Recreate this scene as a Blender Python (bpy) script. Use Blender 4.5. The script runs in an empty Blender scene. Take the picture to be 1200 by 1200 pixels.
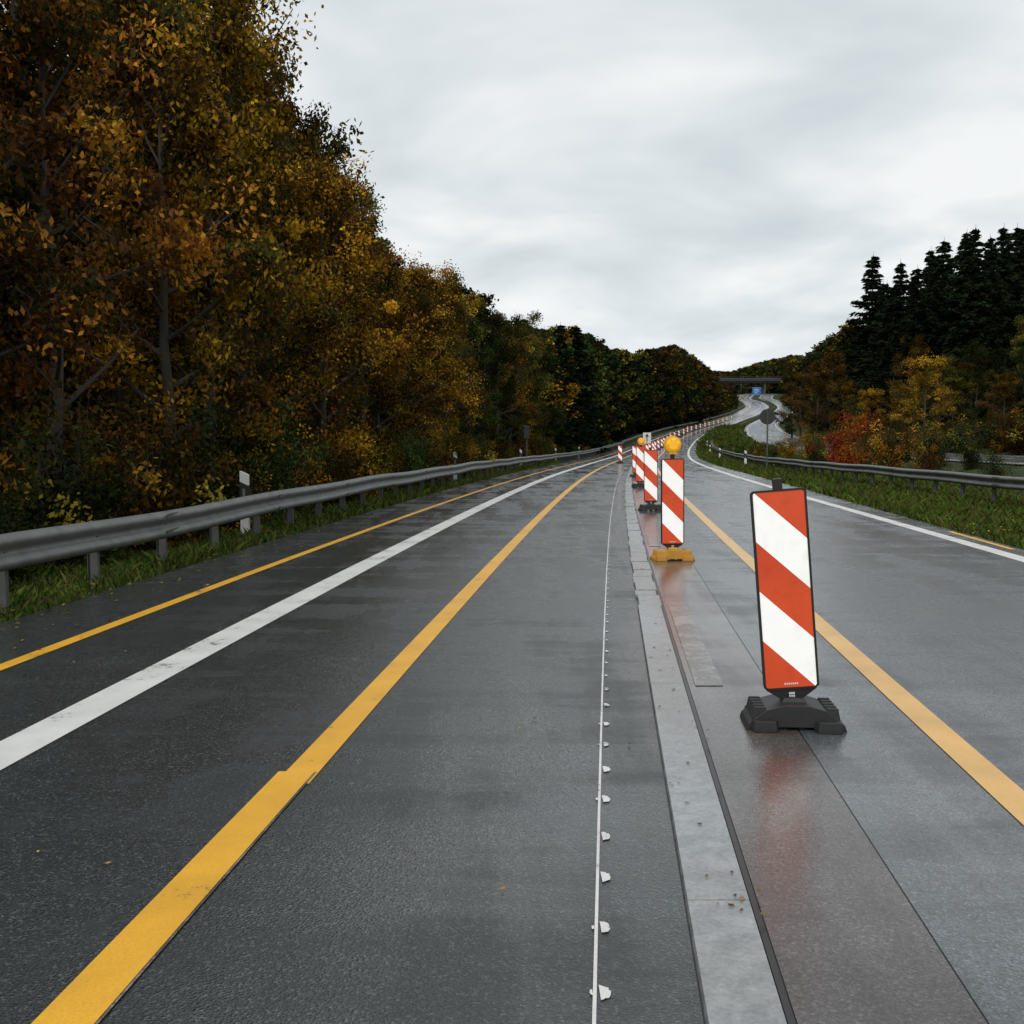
import bpy, math, random
import numpy as np
from mathutils import Vector, Matrix
random.seed(7); rng=np.random.default_rng(11)
scene=bpy.context.scene
COL=scene.collection
EYE=1.45
# ------------------------------------------------------------------ alignment
_Y=np.arange(-80,3001,1.0)
def _tab():
    r=np.where(_Y<=300,0.25+0.0874*_Y+0.00034*_Y**2,0)
    pts=np.array([(300,57.07),(340,69.5),(380,82.5),(450,103.5),(510,114.5),(560,119.5),(620,135),(690,156),(760,172),(900,182),(3000,260)])
    far=np.interp(_Y,pts[:,0],pts[:,1]); full=np.where(_Y<=300,r,far)
    w=41; pad=np.pad(full,(20,20),mode='edge'); sm=np.convolve(pad,np.ones(w)/w,'valid')
    t=np.clip((_Y-240)/60,0,1); full=full*(1-t)+sm*t
    ep=np.array([(-80,0),(0,0),(25,-.08),(41,-.2),(65,-.48),(90,-.7),(110,-.75),(150,-.3),(200,1.0),(300,4),(380,8),(450,12.5),(520,17),(580,20.5),(620,23.5),(680,26.5),(760,29),(900,34),(3000,60)])
    e=np.interp(_Y,ep[:,0],ep[:,1]); e=np.convolve(np.pad(e,(10,10),mode='edge'),np.ones(21)/21,'valid')
    e=e-e[80]
    return full,e
_R,_E=_tab()
def R(y): return np.interp(y,_Y,_R)
def E(y): return np.interp(y,_Y,_E)
def ss(a,b,x):
    t=np.clip((np.asarray(x,float)-a)/(b-a),0,1); return t*t*(3-2*t)
def rc_left(y): return np.interp(y,[0,150,300,450,800],[14,14,9.3,8.5,8.5])
def rc_right(y): return np.interp(y,[0,150,300,450,800],[25,24,17.5,16.5,16.5])
def T(s,y):
    s=np.asarray(s,float); y=np.asarray(y,float)
    z=E(y)-0.03
    z=z+0.5*ss(9.8,13,s)*(1-ss(100,170,y))
    z=z-0.22*ss(5.6,7.5,s)*(1-ss(9.5,13,s))*(1-ss(60,120,y))
    z=z-0.25*ss(5.2,7.0,-s)*(1-ss(9,12,-s))
    lslope=0.16+0.2*ss(180,320,y); lcap=6+14*ss(180,320,y)
    z=z+np.minimum(np.maximum(-s-12,0)*lslope,lcap)
    z=z+np.minimum(np.maximum(s-27,0)*0.2,15)
    hill=ss(760,980,y)*9
    z=z+hill
    out=ss(14,30,-s)+ss(30,50,s)
    z=z+out*(np.sin(s*.11+y*.05)*.4+np.sin(y*.023+s*.031)*.9)
    return z
YS=np.concatenate([np.arange(-60,0,2.0),np.arange(0,40,0.5),np.arange(40,160,2.0),np.arange(160,800,5.0),np.arange(800,1500,25.0),np.arange(1500,3001,100.0)])

# ------------------------------------------------------------------ helpers
def new_mat(name):
    m=bpy.data.materials.new(name); m.use_nodes=True
    nt=m.node_tree; b=nt.nodes['Principled BSDF']; return m,nt,b
def N(nt,t,**k):
    n=nt.nodes.new(t)
    for a,v in k.items(): setattr(n,a,v)
    return n
def L(nt,a,b): nt.links.new(a,b)
def noise(nt,scale,detail=3,rough=.55,vec=None,dist=0):
    n=N(nt,'ShaderNodeTexNoise'); n.inputs['Scale'].default_value=scale; n.inputs['Detail'].default_value=detail
    n.inputs['Roughness'].default_value=rough; n.inputs['Distortion'].default_value=dist
    if vec is not None: L(nt,vec,n.inputs['Vector'])
    return n
def ramp(nt,fac,stops):
    r=N(nt,'ShaderNodeValToRGB'); L(nt,fac,r.inputs[0])
    el=r.color_ramp.elements
    while len(el)<len(stops): el.new(.5)
    for e,(p,c) in zip(el,stops):
        e.position=p; e.color=(c[0],c[1],c[2],1) if hasattr(c,'__len__') else (c,c,c,1)
    return r
def mixc(nt,fac,a,b,mode='MIX'):
    m=N(nt,'ShaderNodeMix',data_type='RGBA',blend_type=mode)
    if hasattr(fac,'links'): L(nt,fac,m.inputs[0])
    else: m.inputs[0].default_value=fac
    for i,v in ((6,a),(7,b)):
        if hasattr(v,'links'): L(nt,v,m.inputs[i])
        else: m.inputs[i].default_value=(*v,1)
    return m.outputs[2]
def coords(nt,scale=(1,1,1)):
    g=N(nt,'ShaderNodeTexCoord'); mp=N(nt,'ShaderNodeMapping'); mp.inputs['Scale'].default_value=scale
    L(nt,g.outputs['Object'],mp.inputs['Vector']); return mp.outputs[0]
def bump(nt,h,strength,dist,b,normal=None):
    n=N(nt,'ShaderNodeBump'); n.inputs['Strength'].default_value=strength; n.inputs['Distance'].default_value=dist
    L(nt,h,n.inputs['Height'])
    if normal is not None: L(nt,normal,n.inputs['Normal'])
    L(nt,n.outputs[0],b.inputs['Normal']); return n.outputs[0]

def simple_mat(name,col,rough=.6,metal=0,var=.25,nscale=6,emis=0,spec=.5):
    m,nt,b=new_mat(name); v=coords(nt)
    n=noise(nt,nscale,3,.6,v)
    c=mixc(nt,n.outputs[0],tuple(x*(1-var) for x in col),tuple(min(1,x*(1+var)) for x in col))
    L(nt,c,b.inputs['Base Color']); b.inputs['Roughness'].default_value=rough; b.inputs['Metallic'].default_value=metal
    b.inputs['Specular IOR Level'].default_value=spec
    if emis: L(nt,c,b.inputs['Emission Color']); b.inputs['Emission Strength'].default_value=emis
    return m

def asphalt(name,dark,light,wet_lo,wet_hi,r_dry=.6,r_wet=.2,grain=1.0,chips=1.0):
    m,nt,b=new_mat(name); v=coords(nt)
    fine=noise(nt,170,1,.7,v)
    vor=N(nt,'ShaderNodeTexVoronoi'); vor.inputs['Scale'].default_value=120; L(nt,v,vor.inputs['Vector'])
    vs=coords(nt,(1.3,.16,1)); streak=noise(nt,1.6,4,.6,vs)
    vt=coords(nt,(.5,2.2,1)); trans=noise(nt,.9,4,.65,vt,.5)
    g=ramp(nt,fine.outputs[0],[(.3,dark),(.7,light)]).outputs[0]
    sepc=N(nt,'ShaderNodeSeparateColor'); L(nt,vor.outputs['Color'],sepc.inputs[0])
    chip=ramp(nt,sepc.outputs[0],[(.0,.6),(.45,.9),(.85,1.15),(.97,1+1.3*chips)]).outputs[0]
    c=mixc(nt,.85,g,chip,'MULTIPLY')
    st=ramp(nt,streak.outputs[0],[(.3,.7),(.7,1.25)]).outputs[0]
    c=mixc(nt,1,c,st,'MULTIPLY')
    bg=ramp(nt,trans.outputs[0],[(.35,.8),(.65,1.18)]).outputs[0]
    c=mixc(nt,1,c,bg,'MULTIPLY')
    L(nt,c,b.inputs['Base Color'])
    add=N(nt,'ShaderNodeMath',operation='ADD'); L(nt,streak.outputs[0],add.inputs[0]); L(nt,trans.outputs[0],add.inputs[1])
    wet=N(nt,'ShaderNodeMapRange'); L(nt,add.outputs[0],wet.inputs[0])
    wet.inputs[1].default_value=wet_lo; wet.inputs[2].default_value=wet_hi
    wet.inputs[3].default_value=r_dry; wet.inputs[4].default_value=r_wet
    L(nt,wet.outputs[0],b.inputs['Roughness'])
    bump(nt,vor.outputs['Distance'],grain,.003,b)
    return m
M_asph=asphalt('wet_asphalt',(.020,.024,.025),(.064,.072,.073),.85,1.12,.38,.07,.38)
M_asph2=asphalt('wet_asphalt_sheen',(.070,.077,.085),(.14,.152,.164),.82,1.12,.33,.07,.24,.5)  # lighter blue-grey base colour carries part of the wet sky sheen
M_conc=asphalt('wet_concrete_brown',(.070,.061,.058),(.14,.125,.119),.85,1.15,.26,.05,.16,.5)
M_joint=simple_mat('joint_tar',(.012,.012,.013),.35)
def kerb_mat():
    m,nt,b=new_mat('kerb_stone'); v=coords(nt)
    n1=noise(nt,9,5,.7,v); n2=noise(nt,60,3,.6,v); n3=noise(nt,.35,3,.5,v)
    c=ramp(nt,n1.outputs[0],[(.3,(.19,.20,.21)),(.55,(.29,.31,.325)),(.72,(.38,.39,.40))]).outputs[0]
    c=mixc(nt,1,c,ramp(nt,n2.outputs[0],[(.3,.8),(.7,1.15)]).outputs[0],'MULTIPLY')
    c=mixc(nt,1,c,ramp(nt,n3.outputs[0],[(.35,(.85,.78,.7)),(.6,1.1)]).outputs[0],'MULTIPLY')
    L(nt,c,b.inputs['Base Color'])
    r=ramp(nt,n1.outputs[0],[(.3,.18),(.7,.42)]).outputs[0]; L(nt,r,b.inputs['Roughness'])
    bump(nt,n2.outputs[0],.3,.004,b); return m
M_kerb=kerb_mat()
def paint(name,col,wear,rough=.45,under=(.07,.07,.068)):
    m,nt,b=new_mat(name); v=coords(nt)
    n1=noise(nt,26,6,.75,v); n2=noise(nt,2.5,4,.6,v); n3=noise(nt,150,2,.6,v)
    s=N(nt,'ShaderNodeMath',operation='ADD'); L(nt,n1.outputs[0],s.inputs[0]); L(nt,n2.outputs[0],s.inputs[1])
    f=ramp(nt,s.outputs[0],[(max(0,(wear)*.5),1),(min(1,wear*.5+.06),0)])
    hf=N(nt,'ShaderNodeMath',operation='MULTIPLY'); hf.inputs[1].default_value=.5; L(nt,s.outputs[0],hf.inputs[0]); L(nt,hf.outputs[0],f.inputs[0])
    clean=ramp(nt,n2.outputs[0],[(.3,tuple(x*.8 for x in col)),(.65,col)]).outputs[0]
    clean=mixc(nt,1,clean,ramp(nt,n3.outputs[0],[(.3,.82),(.65,1.0)]).outputs[0],'MULTIPLY')
    c=mixc(nt,f.outputs[0],clean,under); L(nt,c,b.inputs['Base Color'])
    b.inputs['Roughness'].default_value=rough
    bump(nt,n3.outputs[0],.35,.003,b); return m
M_white=paint('road_paint_white',(.80,.80,.78),.75)
M_yellow=paint('road_paint_yellow',(.90,.46,.03),.69)
M_yellow2=paint('road_paint_yellow_wet',(.90,.52,.14),.6,.3)
M_faded=paint('road_paint_faded',(.30,.27,.25),.98,.10,(.11,.095,.088))
M_galv=simple_mat('galvanised_steel',(.17,.18,.172),.55,.5,.5,5)
M_galvd=simple_mat('galvanised_steel_weathered',(.09,.095,.09),.65,.3,.4,7)
M_rubber=simple_mat('black_rubber',(.022,.023,.023),.5,0,.4,30)
M_ybase=simple_mat('yellow_plastic_base',(.5,.25,.03),.5,0,.3,12)
M_black=simple_mat('black_plastic',(.012,.012,.012),.4)
M_wpl=simple_mat('white_plastic',(.72,.72,.72),.4,0,.1)
M_lamp=simple_mat('amber_lens',(.85,.42,.02),.15,0,.15,20,.35)
M_ylamp=simple_mat('yellow_plastic',(.75,.42,.02),.4,0,.15,10,.05)
M_signback=simple_mat('sign_back_dark',(.03,.035,.035),.6)
M_blue=simple_mat('sign_blue',(.02,.16,.5),.4,0,.1)
M_bridge=simple_mat('bridge_concrete',(.075,.08,.085),.8,0,.3,.3)
M_bark=simple_mat('bark',(.045,.038,.03),.9,0,.4,9)

def panel_mat():
    m,nt,b=new_mat('beacon_stripes')
    g=N(nt,'ShaderNodeTexCoord'); sp=N(nt,'ShaderNodeSeparateXYZ'); L(nt,g.outputs['Object'],sp.inputs[0])
    a=N(nt,'ShaderNodeMath',operation='ADD'); L(nt,sp.outputs['X'],a.inputs[0]); L(nt,sp.outputs['Z'],a.inputs[1])
    d=N(nt,'ShaderNodeMath',operation='SUBTRACT'); d.inputs[0].default_value=.875+1.0; L(nt,a.outputs[0],d.inputs[1])
    q=N(nt,'ShaderNodeMath',operation='DIVIDE'); L(nt,d.outputs[0],q.inputs[0]); q.inputs[1].default_value=.5
    fr=N(nt,'ShaderNodeMath',operation='FRACT'); L(nt,q.outputs[0],fr.inputs[0])
    gt=N(nt,'ShaderNodeMath',operation='GREATER_THAN'); L(nt,fr.outputs[0],gt.inputs[0]); gt.inputs[1].default_value=.5
    v=coords(nt); n=noise(nt,14,5,.7,v); dirt=ramp(nt,n.outputs[0],[(.28,.85),(.5,1)]).outputs[0]
    n2=noise(nt,2.2,3,.5,v)
    red=ramp(nt,n2.outputs[0],[(.3,(.50,.048,.014)),(.7,(.62,.08,.018))]).outputs[0]
    c=mixc(nt,gt.outputs[0],(.92,.92,.91),red)
    c=mixc(nt,1,c,dirt,'MULTIPLY')
    L(nt,c,b.inputs['Base Color']); b.inputs['Roughness'].default_value=.35
    L(nt,c,b.inputs['Emission Color']); b.inputs['Emission Strength'].default_value=.3  # added glow: emission stands in for light thrown back by the sheeting
    return m
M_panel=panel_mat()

def ground_mat():
    m,nt,b=new_mat('grass_ground'); v=coords(nt)
    n1=noise(nt,.8,5,.65,v); n2=noise(nt,14,3,.7,v)
    c=ramp(nt,n1.outputs[0],[(.3,(.022,.035,.010)),(.5,(.035,.055,.012)),(.68,(.06,.055,.022))]).outputs[0]
    c=mixc(nt,1,c,ramp(nt,n2.outputs[0],[(.3,.45),(.7,1.4)]).outputs[0],'MULTIPLY')
    L(nt,c,b.inputs['Base Color']); b.inputs['Roughness'].default_value=.95; b.inputs['Specular IOR Level'].default_value=.15
    bump(nt,n2.outputs[0],.8,.05,b); return m
M_ground=ground_mat()

def leaf_mat(name,tr=.3,hue=.03,val=.5,hue0=None):
    m,nt,b=new_mat(name); nt.nodes.remove(b); out=nt.nodes['Material Output']
    at=N(nt,'ShaderNodeAttribute'); at.attribute_name='Col'
    oi=N(nt,'ShaderNodeObjectInfo')
    mr=N(nt,'ShaderNodeMapRange'); L(nt,oi.outputs['Random'],mr.inputs[0]); mr.inputs[3].default_value=.5-(hue if hue0 is None else hue0); mr.inputs[4].default_value=.5+hue
    wn=N(nt,'ShaderNodeTexWhiteNoise',noise_dimensions='1D'); L(nt,oi.outputs['Random'],wn.inputs['W'])
    mv=N(nt,'ShaderNodeMapRange'); L(nt,wn.outputs['Value'],mv.inputs[0]); mv.inputs[3].default_value=1-val; mv.inputs[4].default_value=1+val*.5
    hs=N(nt,'ShaderNodeHueSaturation'); L(nt,at.outputs['Color'],hs.inputs['Color']); L(nt,mr.outputs[0],hs.inputs['Hue']); L(nt,mv.outputs[0],hs.inputs['Value'])
    d=N(nt,'ShaderNodeBsdfDiffuse'); L(nt,hs.outputs[0],d.inputs[0])
    if tr>0:
        t=N(nt,'ShaderNodeBsdfTranslucent'); mx=N(nt,'ShaderNodeMixShader'); mx.inputs[0].default_value=tr
        L(nt,hs.outputs[0],t.inputs[0]); L(nt,d.outputs[0],mx.inputs[1]); L(nt,t.outputs[0],mx.inputs[2])
        L(nt,mx.outputs[0],out.inputs[0])
    else: L(nt,d.outputs[0],out.inputs[0])
    return m
M_leaf=leaf_mat('foliage_leaves',.2,.016,.5,.008); M_leaff=leaf_mat('foliage_leaves_far',0,.02,.45,.008); M_needle=leaf_mat('spruce_needles',0,.015,.35)
M_grass=leaf_mat('grass_blades',0,0,0); M_litter=leaf_mat('leaf_litter',0,0,0)

def link(ob,parent=None,col=None):
    (col or COL).objects.link(ob)
    if parent is not None: ob.parent=parent
    return ob
def mesh_np(name,V,F,mats,mi=None,colors=None,smooth=False):
    me=bpy.data.meshes.new(name)
    if isinstance(F,np.ndarray):
        k=F.shape[1]; me.vertices.add(len(V)); me.vertices.foreach_set('co',np.asarray(V,np.float32).ravel())
        me.loops.add(F.size); me.loops.foreach_set('vertex_index',F.astype(np.int32).ravel())
        me.polygons.add(len(F)); me.polygons.foreach_set('loop_start',np.arange(0,F.size,k,dtype=np.int32))
        me.update(calc_edges=True)
    else:
        me.from_pydata([tuple(v) for v in V],[],F)
    for m in mats: me.materials.append(m)
    if mi is not None: me.polygons.foreach_set('material_index',np.asarray(mi,np.int32))
    if smooth: me.polygons.foreach_set('use_smooth',[True]*len(me.polygons))
    if colors is not None:
        ca=me.color_attributes.new('Col','FLOAT_COLOR','POINT')
        c=np.ones((len(V),4),np.float32); c[:,:3]=colors; ca.data.foreach_set('color',c.ravel())
    me.update(); return me
def strip(name,s0,s1,mat,lift,y0=-60,y1=800,ys=None):
    yy=YS[(YS>=y0)&(YS<=y1)] if ys is None else ys
    yy=np.unique(np.concatenate([[y0],yy,[y1]]))
    a=s0(yy) if callable(s0) else np.full(len(yy),s0); b=s1(yy) if callable(s1) else np.full(len(yy),s1)
    e=np.interp(yy,YS,E(YS)); rr=np.interp(yy,YS,R(YS)); za=e+lift
    V=np.concatenate([np.stack([rr+a,yy,za],1),np.stack([rr+b,yy,za],1)])
    n=len(yy); i=np.arange(n-1); F=np.stack([i,i+n,i+n+1,i+1],1)
    return mesh_np(name,V,F,[mat])
def join_meshes(name,meshes):
    import bmesh
    bm=bmesh.new(); mats=[]
    for me in meshes:
        tmp=bmesh.new(); tmp.from_mesh(me)
        mp=[]
        for m in me.materials:
            if m not in mats: mats.append(m)
            mp.append(mats.index(m))
        vs=[bm.verts.new(v.co) for v in tmp.verts]
        tmp.verts.index_update()
        for f in tmp.faces:
            try:
                nf=bm.faces.new([vs[v.index] for v in f.verts]); nf.material_index=mp[f.material_index] if mp else 0; nf.smooth=f.smooth
            except ValueError: pass
        tmp.free()
    out=bpy.data.meshes.new(name); bm.to_mesh(out); bm.free()
    for m in mats: out.materials.append(m)
    return out

# ------------------------------------------------------------------ terrain
S=np.array([-1600,-1000,-600,-400,-280,-200,-150,-110,-85,-65,-50,-40,-32,-26,-21,-17,-14,-12,-10.5,-9,-7.5,-6.5,-5.6,-4.9,-3,-1,1,3,5,5.6,6.3,7.5,8.5,9.8,11,12,13,14,19,24,27,30,34,40,47,55,65,80,100,140,200,300,450,700,1100,1800],float)
SG,YG=np.meshgrid(S,YS); Z=T(SG,YG); X=np.interp(YG,_Y,_R)+SG
V=np.stack([X.ravel(),YG.ravel(),Z.ravel()],1); ns=len(S); ny=len(YS)
i,j=np.meshgrid(np.arange(ns-1),np.arange(ny-1)); b0=(j*ns+i).ravel(); F=np.stack([b0,b0+1,b0+ns+1,b0+ns],1)
link(bpy.data.objects.new('ground',mesh_np('ground',V,F,[M_ground],smooth=True)))

# ------------------------------------------------------------------ road
road=bpy.data.objects.new('motorway_road',None); link(road)
def part(n,me): return link(bpy.data.objects.new(n,me),road)
part('asphalt_carriageway',strip('a',-4.95,-.0,M_asph,0))
part('joint_seam',strip('b',.21,.232,M_joint,-.004))
part('concrete_strip',strip('c',.232,.70,M_conc,0))
part('concrete_seam',strip('c2',.70,.706,M_joint,-.002))
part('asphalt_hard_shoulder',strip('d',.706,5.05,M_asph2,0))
V=[];F=[]
y=-20.0
while y<140:
    ln=2.9 if y<8 else random.choice([.3,.42,.55,.5])
    if y>60: ln=2.0
    g=.006; j0=0 if y<8 else random.uniform(-.012,.012); h=.018 if y<8 else random.uniform(.012,.026)
    nseg=max(1,int(ln/.5))
    for q in range(nseg):
        ya=y+ln*q/nseg+(g/2 if q==0 else 0); yb=y+ln*(q+1)/nseg-(g/2 if q==nseg-1 else 0)
        b=len(V)
        for (s,yy,dz) in [(.004+j0,ya,-.02),(.206+j0,ya,-.02),(.206+j0,yb,-.02),(.004+j0,yb,-.02),(.01+j0,ya,h),(.2+j0,ya,h),(.2+j0,yb,h),(.01+j0,yb,h)]:
            V.append((float(np.interp(yy,YS,R(YS)))+s,yy,float(np.interp(yy,YS,E(YS)))+dz))
        F+= [(b+4,b+5,b+6,b+7),(b+1,b+2,b+6,b+5),(b+3,b,b+4,b+7)]
        if q==0: F.append((b,b+1,b+5,b+4))
        if q==nseg-1: F.append((b+2,b+3,b+7,b+6))
    y+=ln
part('edging_stones',mesh_np('edging',np.array(V),F,[M_kerb]))
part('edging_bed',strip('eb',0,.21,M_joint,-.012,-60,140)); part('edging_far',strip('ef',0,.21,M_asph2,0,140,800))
wl=lambda y: np.interp(y,[0,12,60],[-3.12,-3.12,-3.0])
part('line_white_left',strip('l1',wl,lambda y: wl(y)+.25,M_white,.004))
yl=-1.555
part('line_yellow_centre',strip('l2',yl-.072,yl+.072,M_yellow,.004,4.35,800))
part('line_yellow_tape',strip('l2b',yl-.10,yl+.055,M_yellow,.008,-8,4.5))
part('line_tape_edge',strip('l2c',yl+.055,yl+.063,M_faded,.006,-8,4.5))
fl=lambda y: np.interp(y,[0,12,40,80],[-4.1,-4.1,-3.95,-3.9])
part('line_yellow_left',strip('l3',fl,lambda y: fl(y)+.11,M_yellow,.004))
part('line_yellow_right',strip('l4',1.31,1.46,M_yellow2,.004))
wr=lambda y: np.interp(y,[0,13,26,40],[4.72,4.62,4.35,4.2])
part('line_white_right',strip('l5',lambda y:wr(y)-.11,lambda y:wr(y)+.11,M_white,.004))
part('line_yellow_short',strip('l6',4.88,4.96,M_yellow,.004,13.6,16.2)); 
part('faded_dash',strip('l7',.27,.43,M_faded,.004,6.1,9.0)); part('faded_dash_b',strip('l7b',.27,.42,M_faded,.004,14,19))
part('survey_line',strip('l8',-.276,-.266,M_white,.004,-3,60))
V=[];F=[]; y=2.3
while y<34:
    yy=y+random.uniform(-.03,.03); r=random.uniform(.019,.026)*(1 if y<6.3 else .65); b=len(V); k=14
    X0=float(R(yy)); z=float(np.interp(yy,YS,E(YS)))+.0045
    for q in range(k):
        a=-math.pi/2+math.pi*q/(k-1); rr=r*random.uniform(.88,1.08)
        V.append((X0-.258+abs(math.cos(a))*rr*1.25,yy+math.sin(a)*rr*1.6,z))
    F.append(tuple(range(b,b+k)))
    b=len(V)
    if y<7 and random.random()<.5:
        for q in range(7):
            a=math.pi/2+math.pi*q/6; rr=r*.35*random.uniform(.7,1.2)
            V.append((X0-.277+math.cos(a)*rr,yy+math.sin(a)*rr*1.6,z))
        F.append(tuple(range(b,b+7)))
    y+=.37
part('survey_dabs',mesh_np('dabs',np.array(V),F,[M_white]))
def zstrip(name,a,b,mat,lift,y0=-60,y1=800):
    yy=YS[(YS>=y0)&(YS<=y1)]; yy=np.unique(np.concatenate([[y0],yy,[y1]])); A=a(yy);B=b(yy)
    V=np.concatenate([np.stack([R(yy)+A,yy,T(A,yy)+.03+lift],1),np.stack([R(yy)+B,yy,T(A,yy)+.03+lift],1)])
    n=len(yy); i=np.arange(n-1); return mesh_np(name,V,np.stack([i,i+n,i+n+1,i+1],1),[mat])
opp=bpy.data.objects.new('opposite_carriageway_road',None); link(opp)
link(bpy.data.objects.new('asphalt',zstrip('o1',rc_left,rc_right,M_asph2,0.02)),opp)
link(bpy.data.objects.new('line_edge_left',zstrip('o2',lambda y:rc_left(y)+.6,lambda y:rc_left(y)+.8,M_white,.026)),opp)
link(bpy.data.objects.new('line_edge_right',zstrip('o3',lambda y:rc_right(y)-.9,lambda y:rc_right(y)-.7,M_white,.026)),opp)
dm=[zstrip('o4',lambda y:(rc_left(y)+rc_right(y))/2,lambda y:(rc_left(y)+rc_right(y))/2+.15,M_white,.026,q,q+6) for q in range(0,700,18)]
link(bpy.data.objects.new('lane_dashes',join_meshes('dashes',dm)),opp)

# ------------------------------------------------------------------ guard rails
WP=[(0,.31),(.035,.30),(.08,.265),(.08,.225),(.02,.185),(0,.155),(.02,.125),(.08,.085),(.08,.045),(.035,.01),(0,0)]
def guardrail(name,sfun,y0,y1,side,zb,post_d,double=False,mat=M_galv):
    par=bpy.data.objects.new(name,None); link(par)
    ys=np.arange(y0,y1,1.0 if y1<160 else 2.0)
    def beam(n,sd,off):
        V=[];F=[];k=len(WP)
        for yy in ys:
            s=float(sfun(yy)); x0=float(R(yy))+s+off; z0=float(T(s,yy))+zb+.012*math.sin(yy*.9)+.01*math.sin(yy*.37)
            for (d,z) in WP: V.append((x0+sd*d,yy,z0+z))
            for (d,z) in WP: V.append((x0+sd*(d-.006),yy,z0+z))
        for a in range(len(ys)-1):
            for q in range(k-1):
                b=a*2*k+q; F.append((b,b+1,b+1+2*k,b+2*k)); b+=k; F.append((b,b+2*k,b+1+2*k,b+1))
        me=mesh_np(n,np.array(V),F,[mat]); me.polygons.foreach_set('use_smooth',[True]*len(me.polygons))
        link(bpy.data.objects.new(n,me),par)
    beam('beam_front',side,side*.06)
    if double: beam('beam_back',-side,-side*.06)
    V=[];F=[]
    def box(x0,x1,ya,yb,z0,z1):
        b=len(V); V.extend([(x0,ya,z0),(x1,ya,z0),(x1,yb,z0),(x0,yb,z0),(x0,ya,z1),(x1,ya,z1),(x1,yb,z1),(x0,yb,z1)])
        F.extend([(b,b+3,b+2,b+1),(b+4,b+5,b+6,b+7),(b,b+1,b+5,b+4),(b+1,b+2,b+6,b+5),(b+2,b+3,b+7,b+6),(b+3,b,b+4,b+7)])
    yy=y0+.5
    while yy<y1-1:
        s=float(sfun(yy)); x=float(R(yy))+s; z=float(T(s,yy))
        box(x-.045,x+.045,yy-.003,yy+.003,z-.3,z+zb+.27); box(x-.05,x-.045,yy-.03,yy+.03,z-.3,z+zb+.27); box(x+.045,x+.05,yy-.03,yy+.03,z-.3,z+zb+.27)
        box(x+side*.052,x+side*.062,yy-.06,yy+.06,z+zb+.12,z+zb+.19)
        yy+=post_d
    link(bpy.data.objects.new('posts',mesh_np('posts',np.array(V),F,[M_galvd])),par)
    V.clear();F.clear(); yy=y0+2
    while yy<min(y1-1,60):
        s=float(sfun(yy)); x=float(R(yy))+s+side*.06; z=float(T(s,yy))+zb
        box(x+side*.083,x+side*.089,yy-.1,yy+.3,z+.225,z+.265); box(x+side*.083,x+side*.089,yy-.1,yy+.3,z+.047,z+.085)
        yy+=4
    link(bpy.data.objects.new('splices',mesh_np('splices',np.array(V),F,[M_galvd])),par)
    return par
guardrail('guard_rail',lambda y:-5.35,2,150,1,.35,1.6)
guardrail('guard_rail',lambda y:np.interp(y,[0,25,40,120],[9.3,9.3,8.2,7.0]),8,150,-1,.46,2.0,True)
guardrail('guard_rail',lambda y:-5.6,150,560,1,.45,8.0)
guardrail('guard_rail',lambda y:rc_left(y)-1.0,170,560,1,.45,8.0)

# ------------------------------------------------------------------ beacons
def bm_box(bm,x0,x1,y0,y1,z0,z1,tx=0,ty=0,bev=0):
    vs=[bm.verts.new(p) for p in [(x0,y0,z0),(x1,y0,z0),(x1,y1,z0),(x0,y1,z0),(x0+tx,y0+ty,z1),(x1-tx,y0+ty,z1),(x1-tx,y1-ty,z1),(x0+tx,y1-ty,z1)]]
    fs=[(0,3,2,1),(4,5,6,7),(0,1,5,4),(1,2,6,5),(2,3,7,6),(3,0,4,7)]
    return [bm.faces.new([vs[i] for i in f]) for f in fs]
import bmesh
def rrect(w,h,r,k=5):
    p=[]
    for cx,cz,a0 in ((w/2-r,h-r,0),(-w/2+r,h-r,90),(-w/2+r,r,180),(w/2-r,r,270)):
        for i in range(k): a=math.radians(a0+90*i/(k-1)); p.append((cx+r*math.cos(a),cz+r*math.sin(a)))
    return p
def extr(bm,pts,y0,y1):
    a=[bm.verts.new((x,y0,z)) for x,z in pts]; b=[bm.verts.new((x,y1,z)) for x,z in pts]; n=len(pts)
    bm.faces.new(a[::-1]) ; bm.faces.new(b)
    for i in range(n): bm.faces.new((a[i],a[(i+1)%n],b[(i+1)%n],b[i]))
def fin(bm,name,mats):
    bmesh.ops.recalc_face_normals(bm,faces=bm.faces); me=bpy.data.meshes.new(name); bm.to_mesh(me); bm.free()
    for m in mats: me.materials.append(m)
    return me
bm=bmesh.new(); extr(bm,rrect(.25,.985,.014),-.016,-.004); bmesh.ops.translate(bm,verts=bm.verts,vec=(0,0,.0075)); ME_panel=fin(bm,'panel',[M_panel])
bm=bmesh.new(); extr(bm,rrect(.272,1.005,.022),-.012,.012); bmesh.ops.translate(bm,verts=bm.verts,vec=(0,0,-.0025))
for x0,x1,z0,z1 in ((-.136,-.1255,.01,.99),(.1255,.136,.01,.99),(-.12,.12,.993,1.0025),(-.12,.12,-.0025,.006)): bm_box(bm,x0,x1,-.02,-.0125,z0,z1)
ME_frame=fin(bm,'frame',[M_black])
bm=bmesh.new()
extr(bm,[(-.125,-.004),(.125,-.004),(.04,-.062),(-.04,-.062)],-.011,.011); bm_box(bm,-.028,.028,-.02,.02,-.2,-.05); bm_box(bm,-.022,.022,-.018,.018,1.003,1.055); 
ME_foot=fin(bm,'foot',[M_black])
bm=bmesh.new()
for q in range(7): bm_box(bm,-.034+q*.010,-.034+q*.010+.007,-.004,.004,.012,.020)
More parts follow.
